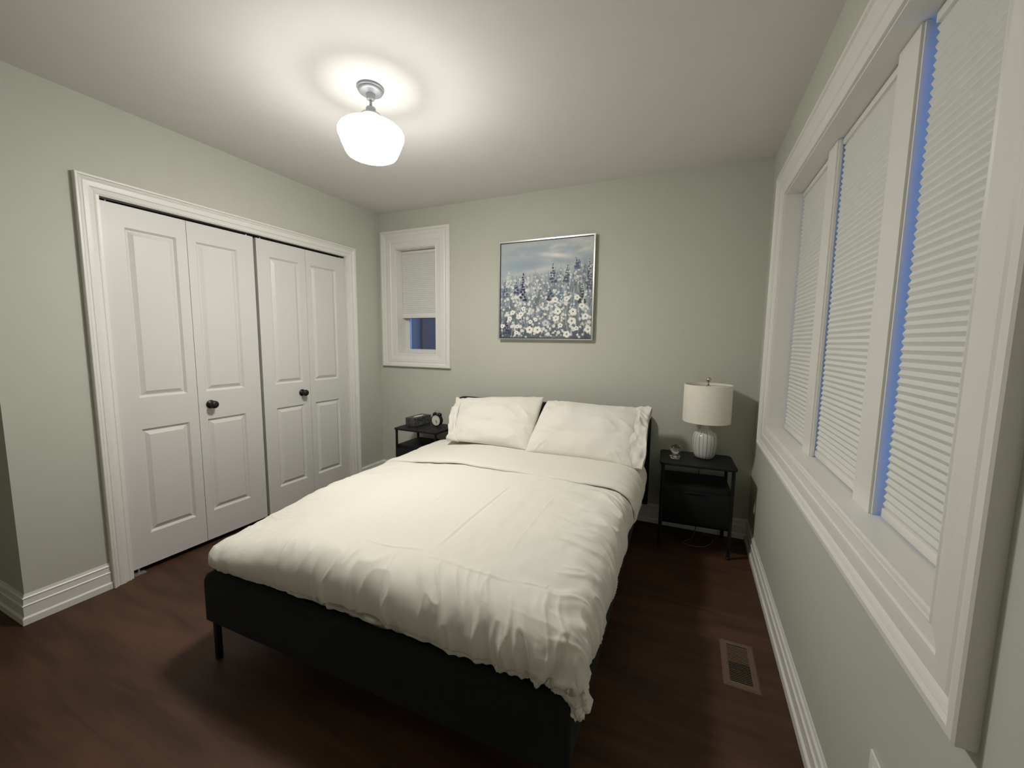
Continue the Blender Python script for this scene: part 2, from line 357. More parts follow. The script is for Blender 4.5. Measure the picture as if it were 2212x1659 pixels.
# ---------------------------------------------------------------- small window in the back wall
w1 = semp('window_1')
bm = B(); frame_sweep(bm, (SW['x0'], SW['x1']), (SW['z0'], SW['z1']), [(o, h) for o, h in casing_prof(0.160)], lambda u, v, h: (u, -h, v if v > 1.5 else SW['z0']-(SW['z0']-v)*.74))
obj('window_casing', bm, TRIM, w1)
bm = B(); box(bm, SW['x0'], SW['x0']+.006, 0, T, SW['z0'], SW['z1']); box(bm, SW['x1']-.006, SW['x1'], 0, T, SW['z0'], SW['z1'])
box(bm, SW['x0']+.006, SW['x1']-.006, 0, T, SW['z0'], SW['z0']+.006); box(bm, SW['x0']+.006, SW['x1']-.006, 0, T, SW['z1']-.006, SW['z1'])
obj('window_jamb', bm, TRIM, w1)
def sash(parent, name, place, u0, u1, v0, v1, wd, h0, h1, m=VINYL):
    bm = B(); prof = [(-wd, h0), (-wd, h1-.006), (-wd+.006, h1-.004), (-wd+.010, h1), (0, h1), (0, h0)]
    frame_sweep(bm, (u0, u1), (v0, v1), prof, place); return obj(name, bm, m, parent)
px1 = lambda u, v, h: (u, .15-h, v)
sash(w1, 'window_sash', px1, SW['x0']+.006, SW['x1']-.006, SW['z0']+.006, SW['z1']-.006, .038, -.01, .022)
boxo('window_pane', (SW['x0']+.044, SW['x1']-.044, .143, .147, SW['z0']+.044, SW['z1']-.044), GLASS, w1)
# ---------------------------------------------------------------- wide window in the right wall
XM = .060
w2 = semp('window_2')
bm = B(); cpf = casing_prof(0.14)
frame_sweep(bm, (RW['y0'], RW['y1']), (RW['z0'], RW['z1']), cpf, lambda u, v, h: (-h, u, (RW['z1']+(v-RW['z1'])*.92) if v > RW['z1'] else ((RW['z0']-(RW['z0']-v)*.86) if v < RW['z0'] else v)))
obj('window_casing', bm, TRIM, w2)
bm = B(); box(bm, 0, T, RW['y0'], RW['y0']+.006, RW['z0'], RW['z1']); box(bm, 0, T, RW['y1']-.006, RW['y1'], RW['z0'], RW['z1'])
box(bm, 0, T, RW['y0']+.006, RW['y1']-.006, RW['z1']-.006, RW['z1'])
obj('window_jamb', bm, TRIM, w2)
boxo('window_stool', (0, T, RW['y0']+.006, RW['y1']-.006, RW['z0'], RW['z0']+.008), TRIM, w2)
MUL = [(-1.050, -.937), (-1.678, -1.558)]
for a, b in MUL:
    bm = B(); box(bm, XM, T-.001, a, b, RW['z0']+.008, RW['z1']-.006); obj('window_mullion', bm, TRIM, w2)
    bm = B(); box(bm, XM+.006, XM+.016, a-.008, a, RW['z0']+.010, RW['z1']-.008); obj('window_stop', bm, TRIM, w2)
LIGHTS = [(-.937, RW['y1']-.006), (-1.558, -1.050-.008), (RW['y0']+.006, -1.678-.008)]
px2 = lambda u, v, h: (.14-h, u, v)
for a, b in LIGHTS:
    sash(w2, 'window_sash', px2, a, b, RW['z0']+.009, RW['z1']-.007, .03, -.012, .012)
    boxo('window_pane', (.136, .140, a+.03, b-.03, RW['z0']+.04, RW['z1']-.04), GLASS, w2)

# ---------------------------------------------------------------- cellular blinds
def blind(name, label, place, a, b, z0, z1, pitch, depth, rail, group=None):
    t = thing(name, label, 'blind', place((a+b)/2, z0, 0), 0, group); off = -Vector(t.location)
    n = int(round((z1-.024-z0-rail)/pitch)); bm = B(); zz0 = z0+rail; zz1 = z1-.024
    pts = []
    for i in range(n*2+1):
        z = zz0+(zz1-zz0)*i/(2*n); o = depth if i % 2 else 0
        pts.append((z, o))
    ring = [(z, o) for z, o in pts]+[(z, -.012-o) for z, o in reversed(pts)]
    A = [bm.verts.new(Vector(place(a, z, o))+off) for z, o in ring]; C = [bm.verts.new(Vector(place(b, z, o))+off) for z, o in ring]; N = len(ring)
    for k in range(N): bm.faces.new((A[k], A[(k+1) % N], C[(k+1) % N], C[k]))
    m = 2*n+1
    for R in (A, C):
        for k in range(m-1): bm.faces.new((R[k], R[k+1], R[N-2-k], R[N-1-k]))
    obj('pleated_fabric', bm, BLIND, t)
    def rl(nm, za, zb, d0, d1):
        p, q = Vector(place(a-.001, za, d0)), Vector(place(b+.001, zb, d1))
        boxo(nm, (min(p.x, q.x)+off.x, max(p.x, q.x)+off.x, min(p.y, q.y)+off.y, max(p.y, q.y)+off.y, za+off.z, zb+off.z), PLATE, t, bev=.003)
    rl('bottom_rail', z0, z0+rail, -.016, .008); rl('head_rail', z1-.024, z1, -.020, .010)
    return t
pb = lambda u, v, h: (.085-h, u, v)
GAP = [(.004, .010), (.006, .003), (.006, .022)]
LBL = ['white pleated blind in the far, narrow-looking section of the wide window nearest the bed wall',
       'white pleated blind in the middle section of the wide window between the two mullions',
       'white pleated blind in the section nearest the viewer with a blue gap along its edge']
for (a, b), (g0, g1), lb in zip(LIGHTS, GAP, LBL):
    blind('cellular_blind', lb, pb, a+g0, b-g1, RW['z0']+.014, RW['z1']-.010, .0208, .0065, .026)
pbs = lambda u, v, h: (u, .085-h, v)
blind('cellular_blind', 'small half-lowered pale blind in the narrow window beside the closet', pbs, SW['x0']+.008, SW['x1']-.008, 1.548, SW['z1']-.010, .018, .004, .042)

# neighbouring house seen through the small window
nh = thing('neighboring_house', 'dark wall of the house next door seen below the half-lowered blind', 'house', (-4.2, 1.3, 0))
boxo('siding', (-2.4, 3.4, 0, .4, -.6, 7.0), HOUSE, nh)
boxo('corner_board', (.26, .525, -.03, -.001, -.6, 7.0), mat('pale_corner_board', (.14, .04, .018), .8), nh)


# ---------------------------------------------------------------- ceiling light
cl = thing('ceiling_light', 'white glowing schoolhouse ceiling light on a short nickel stem', 'ceiling light', (-1.856, -1.515, H))
obj('canopy', lathe(B(), [(0, 0), (.060, 0), (.062, -.004), (.060, -.009), (.055, -.011), (.056, -.016), (.053, -.021), (.045, -.024), (.021, -.028), (.020, -.046), (.017, -.052), (.009, -.055), (0, -.055)], 64), NICK, cl, angle=40)
obj('stem', lathe(B(), [(.006, -.050), (.006, -.088)], 20), NICK, cl, smooth=True)
obj('shade_holder', lathe(B(), [(0, -.082), (.013, -.083), (.021, -.088), (.023, -.094), (.023, -.108), (.026, -.112), (.046, -.119), (.049, -.124), (.048, -.128), (0, -.128)], 48), NICK, cl, angle=40)
prof = [(.040, -.126), (.046, -.138), (.075, -.152), (.105, -.168), (.130, -.184), (.144, -.198), (.1505, -.213), (.149, -.228), (.142, -.248), (.133, -.275), (.124, -.300), (.118, -.316), (.112, -.326), (.104, -.331), (.098, -.332), (.092, -.328), (.088, -.329), (.075, -.337), (.05, -.343), (.02, -.346), (0, -.3465)]
prof = [(a, -.128+(b+.126)*.85) for a, b in prof]
obj('opal_shade', lathe(B(), prof, 72, cap=False), OPAL, cl, smooth=True)

# ---------------------------------------------------------------- bed (local frame: origin at the head on the floor, foot towards -y)
BED = (-1.475, -.028, 0); BR = math.radians(1.0)
bed = thing('bed', 'dark charcoal upholstered double bed frame on thin black legs', 'bed', BED, BR)
def rounded_board(x0, x1, z0, z1, y0, y1, r, rb=.01, seg=10):
    bm = B(); pts = [(x0, z0), (x1, z0)]
    for k in range(seg+1):
        a = PI/2*k/seg; pts.append((x1-r+r*math.cos(a), z1-r+r*math.sin(a)))
    for k in range(seg+1):
        a = PI/2+PI/2*k/seg; pts.append((x0+r+r*math.cos(a), z1-r+r*math.sin(a)))
    vs = [bm.verts.new((x, y0, z)) for x, z in pts]; f = bm.faces.new(vs)
    r_ = bmesh.ops.extrude_face_region(bm, geom=[f]); nv = [g for g in r_['geom'] if isinstance(g, bmesh.types.BMVert)]
    for v in nv: v.co.y = y1
    ed = [e for e in bm.edges if abs(e.verts[0].co.y-e.verts[1].co.y) < 1e-6]
    bmesh.ops.bevel(bm, geom=ed, offset=rb, segments=3, affect='EDGES', profile=.5); return bm
obj('headboard', rounded_board(-.815, .820, .150, .856, -.055, -.004, .085, .014), BEDF, bed, angle=50)
obj('footboard', rounded_board(-.772, .782, .165, .386, -2.128, -2.085, .055, .014), BEDF, bed, angle=50)
for s in (-1, 1):
    a, b = sorted((s*.745, s*.775)); obj('side_rail', box(B(), a, b, -2.0849, -.0551, .165, .385, bev=.010), BEDF, bed, angle=50)
for x, y in ((-.727, -2.108), (.735, -2.108), (-.735, -.06), (.735, -.06)):
    obj('leg', box(B(), x-.011, x+.011, y-.011, y+.011, 0, .1655, bev=.003), BLK, bed, angle=40)
obj('slatted_base', box(B(), -.7445, .7445, -2.084, -.0555, .27, .288), BLK, bed)
def inbed(o): o.location = BED; o.rotation_euler = (0, 0, BR); return o
mt = inbed(obj('mattress', box(B(), -.700, .715, -1.96, -.065, .290, .500, bev=.07, seg=5), LINEN, angle=50))
tag(mt, 'white sheeted mattress edge showing beside the pillow at the head of the bed', 'mattress')

# duvet
PT = np.array([(0, 0, .590), (.04, .040, .589), (.08, .079, .583), (.12, .114, .566), (.155, .138, .541), (.19, .154, .509), (.225, .161, .475), (.26, .158, .440), (.295, .145, .409), (.33, .122, .392), (.37, .10, .386), (.45, .08, .384)])
PH = np.array([(0, 0, .590), (.04, .040, .589), (.08, .079, .583), (.12, .114, .566), (.155, .140, .541), (.19, .158, .509), (.225, .170, .475), (.26, .176, .440), (.30, .174, .405), (.34, .168, .375), (.40, .160, .352), (.45, .155, .342)])
AX, AY = .648, -1.958
def cloth_base(u, v, ax=AX):
    dx = np.maximum(np.abs(u)-ax, 0); dy = np.maximum(AY-v, 0); d = (dx**3.2+dy**3.2)**(1/3.2)+1e-9
    cx, cy = dx/d, dy/d
    out = np.interp(d, PT[:, 0], PT[:, 1]); z = np.interp(d, PT[:, 0], PT[:, 2])
    wc = sm(.10, .26, np.minimum(dx, dy))*(u > 0)
    out = out*(1-wc)+np.interp(d, PH[:, 0], PH[:, 1])*wc*1.13; z = z*(1-wc)+np.interp(d, PH[:, 0], PH[:, 2])*wc
    x = np.sign(u)*(np.minimum(np.abs(u), ax)+out*cx); y = np.maximum(v, AY)-out*cy
    y = np.where(z < .43, np.maximum(y, -2.098), y)
    hf = np.clip((z-.386)/.2, 0, 1)       # the filling has slumped on the closet side
    z = z-hf*(.050*sm(.15, .80, -u)+.035*sm(.25, .75, -u)*sm(-1.45, -2.0, v)+.012*sm(-1.6, -2.0, v))
    return x, y, z, dx, dy, d
def smooth_table():
    global PT, PH
    for nm in ('PT', 'PH'):
        t = globals()[nm]; dd = np.linspace(0, .45, 200); o = np.interp(dd, t[:, 0], t[:, 1]); z = np.interp(dd, t[:, 0], t[:, 2])
        k = np.ones(15)/15; pad = lambda a: np.concatenate([2*a[0]-a[7:0:-1], a, 2*a[-1]-a[-2:-9:-1]])
        for _ in range(2): o = np.convolve(pad(o), k, 'valid'); z = np.convolve(pad(z), k, 'valid')
        globals()[nm] = np.stack([dd, o, z], 1)
smooth_table()
nu, nv_ = 620, 640
us = np.linspace(-(AX+.365), AX+.365, nu); vs_ = np.linspace(-.62, AY-.365, nv_)
U, V = np.meshgrid(us, vs_)
x, y, z, dx, dy, d = cloth_base(U, V)
P = np.stack([x, y, z], -1); N = gnormals(P); N *= np.sign(N[..., 2:3]+1e-6*0+(N[..., 2:3] == 0))
# outward direction: make sure side normals point away from the bed
outv = np.stack([U*(dx > 0), (V-(-1.2))*(dy > 0), np.full_like(U, .35)], -1); N *= np.sign((gnormals(P)*outv).sum(-1, keepdims=True))*np.sign(N[..., 2:3])*0+1
Nn = gnormals(P); Nn *= np.where((Nn*outv).sum(-1, keepdims=True) < 0, -1, 1)
foot = dy/(dx+dy+1e-6)*(d > .002); side = dx/(dx+dy+1e-6)*(d > .002)
def gather(s, dd, seed, dens=13.0):
    wq = .6*vnoise(s*3.1, dd*5, seed+5)+.20*vnoise(s*9, dd*9, seed+9)
    g = .60*fold(s*dens+wq+dd*1.6, dd*2.2+.3, seed)+.42*fold(s*dens*2.1+wq*2-dd*4, dd*3.4, seed+1)+.25*ridge(s*dens*.5+wq*.5, dd*2+7, seed+2)
    return np.clip(g, -1, 1)
big = vnoise(U*2.2+3, V*2.2, 41)
# foot gathers (bottom tuck fading out on to the top), stronger towards the right
af = sm(-.02, .14, AY-V+.06*big+.03)*np.clip(.55+.75*U/.7+.45*vnoise(U*4, V*0+1, 77), .18, 1.35)
disp = .0150*af*gather(U, AY-V, 3)*(1-np.clip(side, 0, 1)*.75)
ar = sm(-.13, .12, np.abs(U)-AX+.09*vnoise(V*5, U*2, 52))*np.where(U > 0, 1, .35)*sm(-.7, -1.05, V)
disp += .0175*ar*gather(V*1.02+.25*np.abs(U), np.abs(U)-AX, 23, 11.5)*(1-np.clip(foot, 0, 1)*.75)
# puffiness, low swells and pressed folds on the flat top
disp += .006*vnoise(U*2.6, V*2.0, 61)+.0022*fbm(U*7, V*5, 62, 3)
disp += .0030*sm(-.26, -.05, np.abs(U)-AX)*np.where(U > 0, 1, .2)*fold(V*24+2*U, U*5, 333)*np.clip(.4+vnoise(U*6, V*5, 334), 0, 1)
disp += .0012*fbm(U*26, V*14, 65, 2)*(.35+.65*(np.abs(U) > .3))
def crease(c, w_, lo, hi, amp, along=V, across=U):
    return amp*np.exp(-((across-c(along))/w_)**2)*sm(lo, lo+.15, along)*(1-sm(hi-.15, hi, along))
disp += crease(lambda a: .215+.012*vnoise(a*3, a*0, 71), .005, -1.93, -1.18, .0026)
disp -= crease(lambda a: .228+.012*vnoise(a*3, a*0, 71), .006, -1.93, -1.18, .0018)
disp += crease(lambda a: .475+.008*vnoise(a*3, a*0, 72), .005, -1.9, -1.1, .0012)
disp += crease(lambda a: -.16+.02*vnoise(a*2, a*0, 73), .006, -1.95, -1.5, .0014)
disp += crease(lambda a: -.02+.02*(a+1.4), .006, -1.62, -1.38, -.0026)
disp += crease(lambda a: -1.93+.02*vnoise(a*5, a*0, 74), .005, -.12, .25, .0034, U, V)
disp += crease(lambda a: -1.955-.03*a+.02*vnoise(a*5, a*0, 75), .006, .14, .62, .0030, U, V)
disp += crease(lambda a: -1.22+.03*a, .005, .10, .50, .0016, U, V)
P = P+Nn*disp[..., None]
# wavy hem of the lower edge, the right side rides up near the pillows
lift = sm(.30, .365, np.abs(U)-AX)*(U > 0)*(.050*sm(-1.55, -1.15, V)+.014*vnoise(V*9, V*0, 81))+sm(.30, .365, AY-V)*.008*vnoise(U*11, U*0, 82)
P[..., 2] += lift
me = grid_mesh('duvet', P); duvet = inbed(link('duvet', me, LINEN, smooth=True))
tag(duvet, 'plump creased white duvet spread over the bed and tucked at the foot', 'duvet')
s_ = duvet.modifiers.new('thickness', 'SOLIDIFY'); s_.thickness = .006; s_.offset = -1
# turned back edge near the pillows
nu2, nv2 = 460, 150
us = np.linspace(-(AX+.30), AX+.335, nu2); vv = np.linspace(0, 1, nv2)
U, V = np.meshgrid(us, vv)
edge = -1.018+.010*vnoise(U*5, U*0, 91)+.004*vnoise(U*17, U*0, 92)-.01*U
span = (edge+.40)
Vv = -.40+V*span
x, y, z, dx, dy, d = cloth_base(U, Vv)
P = np.stack([x, y, z], -1); Nn = gnormals(P); outv = np.stack([U*(dx > 0), U*0, U*0+.35], -1); Nn *= np.where((Nn*outv).sum(-1, keepdims=True) < 0, -1, 1)
dist = (Vv-edge)
off = .003+.012*np.sqrt(1-np.clip(1-dist/.022, 0, 1)**2)
roundoff = np.clip(1-dist/.022, 0, 1)
off += .008*sm(.06, .22, np.abs(U)-AX)*(U > 0)
off += .0035*vnoise(U*4, Vv*5, 93)+.0016*fbm(U*9, Vv*10, 94, 3)+.0040*sm(.02, .14, np.abs(U)-AX)*gather(Vv*1.0+.3*np.abs(U), np.abs(U), 95, 9)
off += .0022*ridge(U*2.2+Vv, Vv*14, 97)*np.exp(-((dist-.05)/.04)**2)
P = P+Nn*off[..., None]; P[..., 1] -= .004*(1-roundoff)
sdl = sm(.24, .335, np.abs(U)-AX)*(U > 0); P[..., 2] += .03*sdl+sdl*.02*vnoise(Vv*6, Vv*0, 96)
me = grid_mesh('turned_back_edge', P); tb = link('turned_back_edge', me, LINEN, duvet, smooth=True)
s_ = tb.modifiers.new('thickness', 'SOLIDIFY'); s_.thickness = .004; s_.offset = -1

# pillows
def pillow(label, loc, rot, hw, hh, T0, sgn, seed, taper, shear=0, hemw=.12):
    """sgn: +1 open hem on the right (+x), -1 on the left"""
    t = thing('pillow', label, 'pillow', (0, 0, 0)); t.rotation_mode = 'XYZ'
    Mx = Matrix.Translation(loc) @ Matrix.Rotation(rot[2], 4, 'Z') @ Matrix.Rotation(rot[0], 4, 'X') @ Matrix.Rotation(rot[1], 4, 'Z')
    t.matrix_world = Mx
    n = 150; m = 110; a = np.linspace(-1, 1, n); b = np.linspace(-1, 1, m)
    def edge_(q): return np.sign(q)*(1-(1-np.abs(q))**1.35)
    A_, B_ = np.meshgrid(edge_(a), edge_(b)); Ps = []
    for side_ in (1, -1):
        tt = (np.clip(1-A_**2, 0, 1)**.42)*(np.clip(1-np.abs(B_)**2.2, 0, 1)**.46)
        X = hw*A_*(1+.018*(1-B_**2))+shear*B_*(1+sgn*A_)/2; Y = hh*B_*(1-.045*(1-A_**2))*(1+taper*A_)
        Z = side_*T0*tt*(1 if side_ > 0 else .55)
        if side_ > 0:
            wv = .0095*fbm(A_*2.4+1, B_*2.2, seed, 2)+.0028*ridge(A_*2.1-B_*1.3+4, B_*1.7+A_, seed+9)+.0050*ridge(A_*3+B_*2.2, B_*3-A_*1.5, seed+3)*sm(.1, .8, np.abs(A_))
            corner = sm(.45, 1, np.abs(A_))*sm(.45, 1, np.abs(B_))
            wv += corner*.012*ridge(np.arctan2(np.abs(B_)-.3, np.abs(A_)-.3)*7, np.hypot(A_, B_)*1.2, seed+6)
            wv -= .017*np.exp(-((B_+.40-.22*(A_*-sgn-.2)**2)/.10)**2)*sm(-.9, -.2, -A_*-sgn*-1)*.8
            Z = Z+wv*np.clip(tt*2.2, 0, 1)
        Ps.append(np.stack([X, Y, Z], -1))
    P_ = np.concatenate([Ps[0], Ps[1][:, ::-1]], 1)
    me_ = grid_mesh('pillow_cover', P_, closed_u=True); link('pillow_cover', me_, LINEN2, t, smooth=True)
    # open pillowcase hem beyond the cushion: flattened tube with folds
    nr, nc = 46, 240; s = np.linspace(0, 1, nr); th = np.linspace(0, 2*PI, nc, endpoint=False)
    S, TH = np.meshgrid(s, th, indexing='ij')
    hy = (hh*(1+taper*sgn))*(1.0-.02*S+.03*S*S); tz = T0*(.62-.30*S)
    cy_ = np.cos(TH); sy_ = np.sin(TH)
    Yh = hy*np.sign(cy_)*np.abs(cy_)**.75; Zt = tz*np.sign(sy_)*np.abs(sy_)**1.0
    k1 = fbm(Yh*13, S*1.6+np.sign(sy_)*5, seed+20, 2)
    Zt = Zt+S*.022*k1*np.where(sy_ > 0, 1, .4)+.013*fold(Yh*20+1.5*S, S*1.3+3, seed+25)*sm(0, .5, S)*(sy_ > 0)
    Xh = sgn*(hw*(.80+.10*(1-np.abs(cy_)**3))*(1-S)+hw*(1+hemw)*S)+shear*Yh/hy+sgn*.010*vnoise(Yh*7, S, seed+30)*S
    P_ = np.stack([Xh, Yh, Zt-.004], -1)
    me_ = grid_mesh('pillowcase_hem', P_, closed_u=True); h_ = link('pillowcase_hem', me_, LINEN2, t, smooth=True)
    q = h_.modifiers.new('thickness', 'SOLIDIFY'); q.thickness = .002; q.offset = 0
    return t
TL = math.radians(33)
pillow('white pillow leaning on the headboard at the side nearest the alarm clock', (-1.743, -.415, .748), (TL, math.radians(4), BR), .325, .253, .092, -1, 101, .09, -.055, .10)
pillow('white pillow leaning on the headboard at the side nearest the table lamp, its case open', (-1.048, -.430, .746), (TL, math.radians(-1), BR), .345, .262, .092, 1, 131, .0, 0, .17)

# ---------------------------------------------------------------- nightstands
def nightstand(label, loc, rz):
    t = thing('nightstand', label, 'nightstand', loc, rz, 'black metal nightstands')
    hx, hy, zt = .224, .172, .580; r = .03
    bm = B(); pts = []
    for cx, cy, a0 in ((hx-r, hy-r, 0), (-hx+r, hy-r, 90), (-hx+r, -hy+r, 180), (hx-r, -hy+r, 270)):
        for k in range(7): a = math.radians(a0+90*k/6); pts.append((cx+r*math.cos(a), cy+r*math.sin(a)))
    vs = [bm.verts.new((x_, y_, zt-.015)) for x_, y_ in pts]; f = bm.faces.new(vs)
    r_ = bmesh.ops.extrude_face_region(bm, geom=[f])
    for g in r_['geom']:
        if isinstance(g, bmesh.types.BMVert): g.co.z = zt
    bmesh.ops.bevel(bm, geom=[e for e in bm.edges if abs(e.verts[0].co.z-e.verts[1].co.z) < 1e-6], offset=.003, segments=2, affect='EDGES', profile=.5)
    obj('tabletop', bm, NST, t, angle=35)
    for sx in (-1, 1):
        for sy in (-1, 1): 
            l = obj('leg', lathe(B(), [(.011, 0), (.0105, .566)], 20, Matrix.Translation((sx*(hx-.022), sy*(hy-.022), 0))), NST, t, angle=40)
            obj('foot_cap', lathe(B(), [(.0125, 0), (.0125, .012), (.0108, .014)], 20, Matrix.Translation((sx*(hx-.022), sy*(hy-.022), 0))), BLK, l, angle=40)
    obj('cabinet_box', box(B(), -hx+.026, hx-.026, -hy+.030, hy-.016, .175, .435, bev=.004), NST, t, angle=35)
    d_ = obj('drawer_front', box(B(), -hx+.030, hx-.030, -hy+.014, -hy+.0295, .20, .405, bev=.003), NST, t, angle=35)
    obj('drawer_lip', box(B(), -.06, .06, -hy+.008, -hy+.0135, .392, .402, bev=.002), NST, d_, angle=35)
    return t
n1 = nightstand('black metal nightstand with drawer holding the tissue box and clock', (-2.520, -.200, 0), math.radians(0))
def copy_tree(o, parent=None):
    c = o.copy(); COL.objects.link(c)
    if parent: c.parent = parent
    for ch in list(o.children): copy_tree(ch, c)
    return c
n2 = copy_tree(n1); n2.location = (-.350, -.215, 0); n2.rotation_euler = (0, 0, math.radians(3))
n2['label'] = 'black metal nightstand with drawer under the table lamp beside the wide window'

# ---------------------------------------------------------------- table lamp
tl = thing('table_lamp', 'table lamp with ivory drum shade and dotted white ceramic base', 'lamp', (-.303, -.155, .580))
bp = [(0, 0), (.045, 0), (.056, .006), (.066, .026), (.073, .06), (.0765, .095), (.077, .125), (.0745, .150), (.068, .166), (.056, .176), (.042, .184), (.030, .196), (.024, .212), (.021, .232), (.021, .240), (0, .240)]
obj('ceramic_base', lathe(B(), bp, 96), CERAM, tl, angle=60)
obj('socket', lathe(B(), [(.012, .238), (.012, .300)], 24), CHR, tl, smooth=True)
bm = B(); tube(bm, [(0.01, 0, .245)]+[(.045*math.sin(PI*k/12)+.005, 0, .25+.242*k/12) for k in range(1, 12)]+[(0.0, 0, .492)], .0016, 8)
tube(bm, [(-0.01, 0, .245)]+[(-.045*math.sin(PI*k/12)-.005, 0, .25+.242*k/12) for k in range(1, 12)]+[(0.0, 0, .492)], .0016, 8)
obj('harp', bm, CHR, tl)
bm = B(); n = 96; Z0, Z1 = .246, .492
prof = [(.146, Z0), (.1455, Z1), (.1425, Z1), (.143, Z0)]
lathe(bm, prof+[prof[0]], n, cap=False); sh = obj('lamp_shade', bm, SHADEF, tl, angle=40)
bm = B()
for k in range(3):
    a = 2*PI*k/3+.4; tube(bm, [(.010*math.cos(a), .010*math.sin(a), .486), (.1426*math.cos(a), .1426*math.sin(a), .480)], .0014, 8)
lathe(bm, [(0, .484), (.012, .484), (.012, .488), (0, .488)], 24); obj('spider_fitter', bm, CHR, sh)
obj('finial', lathe(B(), [(0, .489), (.006, .490), (.005, .500), (.004, .506), (.009, .510), (.0135, .518), (.0145, .525), (.012, .534), (.006, .539), (0, .540)], 32), CHR, tl, smooth=True)
cpts = [(.0, .05, .006), (.0, .10, .004), (-.01, .130, -.003), (-.02, .139, -.15), (-.03, .140, -.38), (-.02, .08, -.52), (-.045, -.03, -.56), (-.10, -.10, -.572), (-.02, -.12, -.574), (.05, -.08, -.574), (.09, .04, -.574), (.02, .11, -.570)]
cp = []
for i in range(len(cpts)-1):
    p0, p1, p2, p3 = [Vector(cpts[max(0, min(len(cpts)-1, i+k))]) for k in (-1, 0, 1, 2)]
    for s in range(6):
        q = s/6; cp.append(.5*((2*p1)+(-p0+p2)*q+(2*p0-5*p1+4*p2-p3)*q*q+(-p0+3*p1-3*p2+p3)*q**3))
bm = B(); tube(bm, cp, .0028, 8); obj('power_cord', bm, CORD, tl, smooth=True)

# snow globe
sg = thing('crystal_globe', 'small clear crystal ball on a glass base beside the lamp', 'ornament', (-.478, -.258, .580))
obj('glass_base', lathe(B(), [(0, .001), (.034, .001), (.036, .006), (.034, .016), (.027, .026), (.020, .031), (0, .031)], 8), CRYS, sg)
M = Matrix.Translation((0, 0, .0635)); bm = B(); bmesh.ops.create_uvsphere(bm, u_segments=48, v_segments=24, radius=.033, matrix=M); obj('crystal_ball', bm, CRYS, sg, smooth=True)

# tissue box
tb_ = thing('tissue_box', 'dark patterned cardboard tissue box with a pale oval opening', 'tissue box', (-2.655, -.130, .580), math.radians(-3))
obj('carton', box(B(), -.053, .053, -.112, .112, 0, .072, bev=.0015), TISS, tb_)
bm = B(); lathe(bm, [(0, .0722), (1, .0722), (1, .0730), (0, .0730)], 40)
for v in bm.verts: v.co.x *= .020; v.co.y *= .066
obj('opening_film', bm, PLATE, tb_)
# alarm clock
ac = thing('alarm_clock', 'black twin-bell alarm clock with a cream face', 'clock', (-2.437, -.150, .580), math.radians(-4))
RX = Matrix.Translation((0, 0, .058)) @ Matrix.Rotation(PI/2, 4, 'X')     # local +z -> -y
obj('clock_body', lathe(B(), [(0, -.022), (.040, -.022), (.050, -.016), (.052, -.008), (.052, .016), (.053, .020), (.050, .024), (.0465, .0235), (.0455, .019), (0, .019)], 56, RX), BLK, ac, angle=40)
fc = obj('clock_face', lathe(B(), [(0, .0195), (.0452, .0195), (.0452, .0205), (0, .0205)], 48, RX), CLOCKF, ac)
bm = B()
for k in range(12):
    a = k*PI/6; ca, sa = math.sin(a), math.cos(a); l = .005 if k % 3 else .009
    tube(bm, [(ca*(.042-l), -.0208, .058+sa*(.042-l)), (ca*.042, -.0208, .058+sa*.042)], .0007, 6)
obj('hour_marks', bm, BLK, fc)
for nm, ang, ln, wd_ in (('hour_hand', 140, .020, .0021), ('minute_hand', 152, .030, .0015)):
    a = math.radians(ang); ca, sa = math.sin(a), math.cos(a)
    bm = B(); tube(bm, [(-ca*.004, -.0222, .058-sa*.004), (ca*ln, -.0222, .058+sa*ln)], wd_, 8); obj(nm, bm, BLK, fc)
for s in (-1, 1):
    M = Matrix.Translation((s*.026, 0, .107)) @ Matrix.Rotation(s*math.radians(28), 4, 'Y')
    obj('bell', lathe(B(), [(0, .018), (.006, .0175), (.014, .014), (.019, .007), (.0205, 0), (.019, -.001), (.017, .001), (0, .010)], 32, M), BLK, ac, smooth=True)
    obj('foot', lathe(B(), [(.003, 0), (.0045, .004), (.003, .016)], 16, Matrix.Translation((s*.030, 0, 0)) @ Matrix.Rotation(-s*.25, 4, 'Y')), CHR, ac, smooth=True)
bm = B(); tube(bm, [(-.018, 0, .116), (-.018, 0, .138), (-.014, 0, .142), (.014, 0, .142), (.018, 0, .138), (.018, 0, .116)], .0014, 8); obj('handle', bm, CHR, ac, smooth=True)
bm = B(); tube(bm, [(0, 0, .108), (0, 0, .122)], .0018, 8); box(bm, -.006, .006, -.003, .003, .120, .126); obj('hammer', bm, CHR, ac)

# ---------------------------------------------------------------- painting
PX0, PX1, PZ0, PZ1 = -1.898, -1.107, 1.353, 2.139
pa = thing('painting', 'square wildflower painting in blue, grey and white in a thin silver frame', 'painting', ((PX0+PX1)/2, 0, PZ0))
hw = (PX1-PX0)/2; hh = PZ1-PZ0
bm = B(); frame_sweep(bm, (-hw+.011, hw-.011), (.011, hh-.011), [(0, .004), (0, .040), (.011, .040), (.011, .004)], lambda u, v, h: (u, -h, v))
obj('picture_frame', bm, SILV, pa)
boxo('canvas_backing', (-hw+.0112, hw-.0112, -.028, -.004, .0112, hh-.0112), DARKF, pa)
n = 430; gx, gy = np.meshgrid(np.linspace(0, 1, n), np.linspace(0, 1, n))       # gy 0 = bottom
def blend(img, m, c): m = np.clip(m, 0, 1)[..., None]; return img*(1-m)+np.array(c)*m
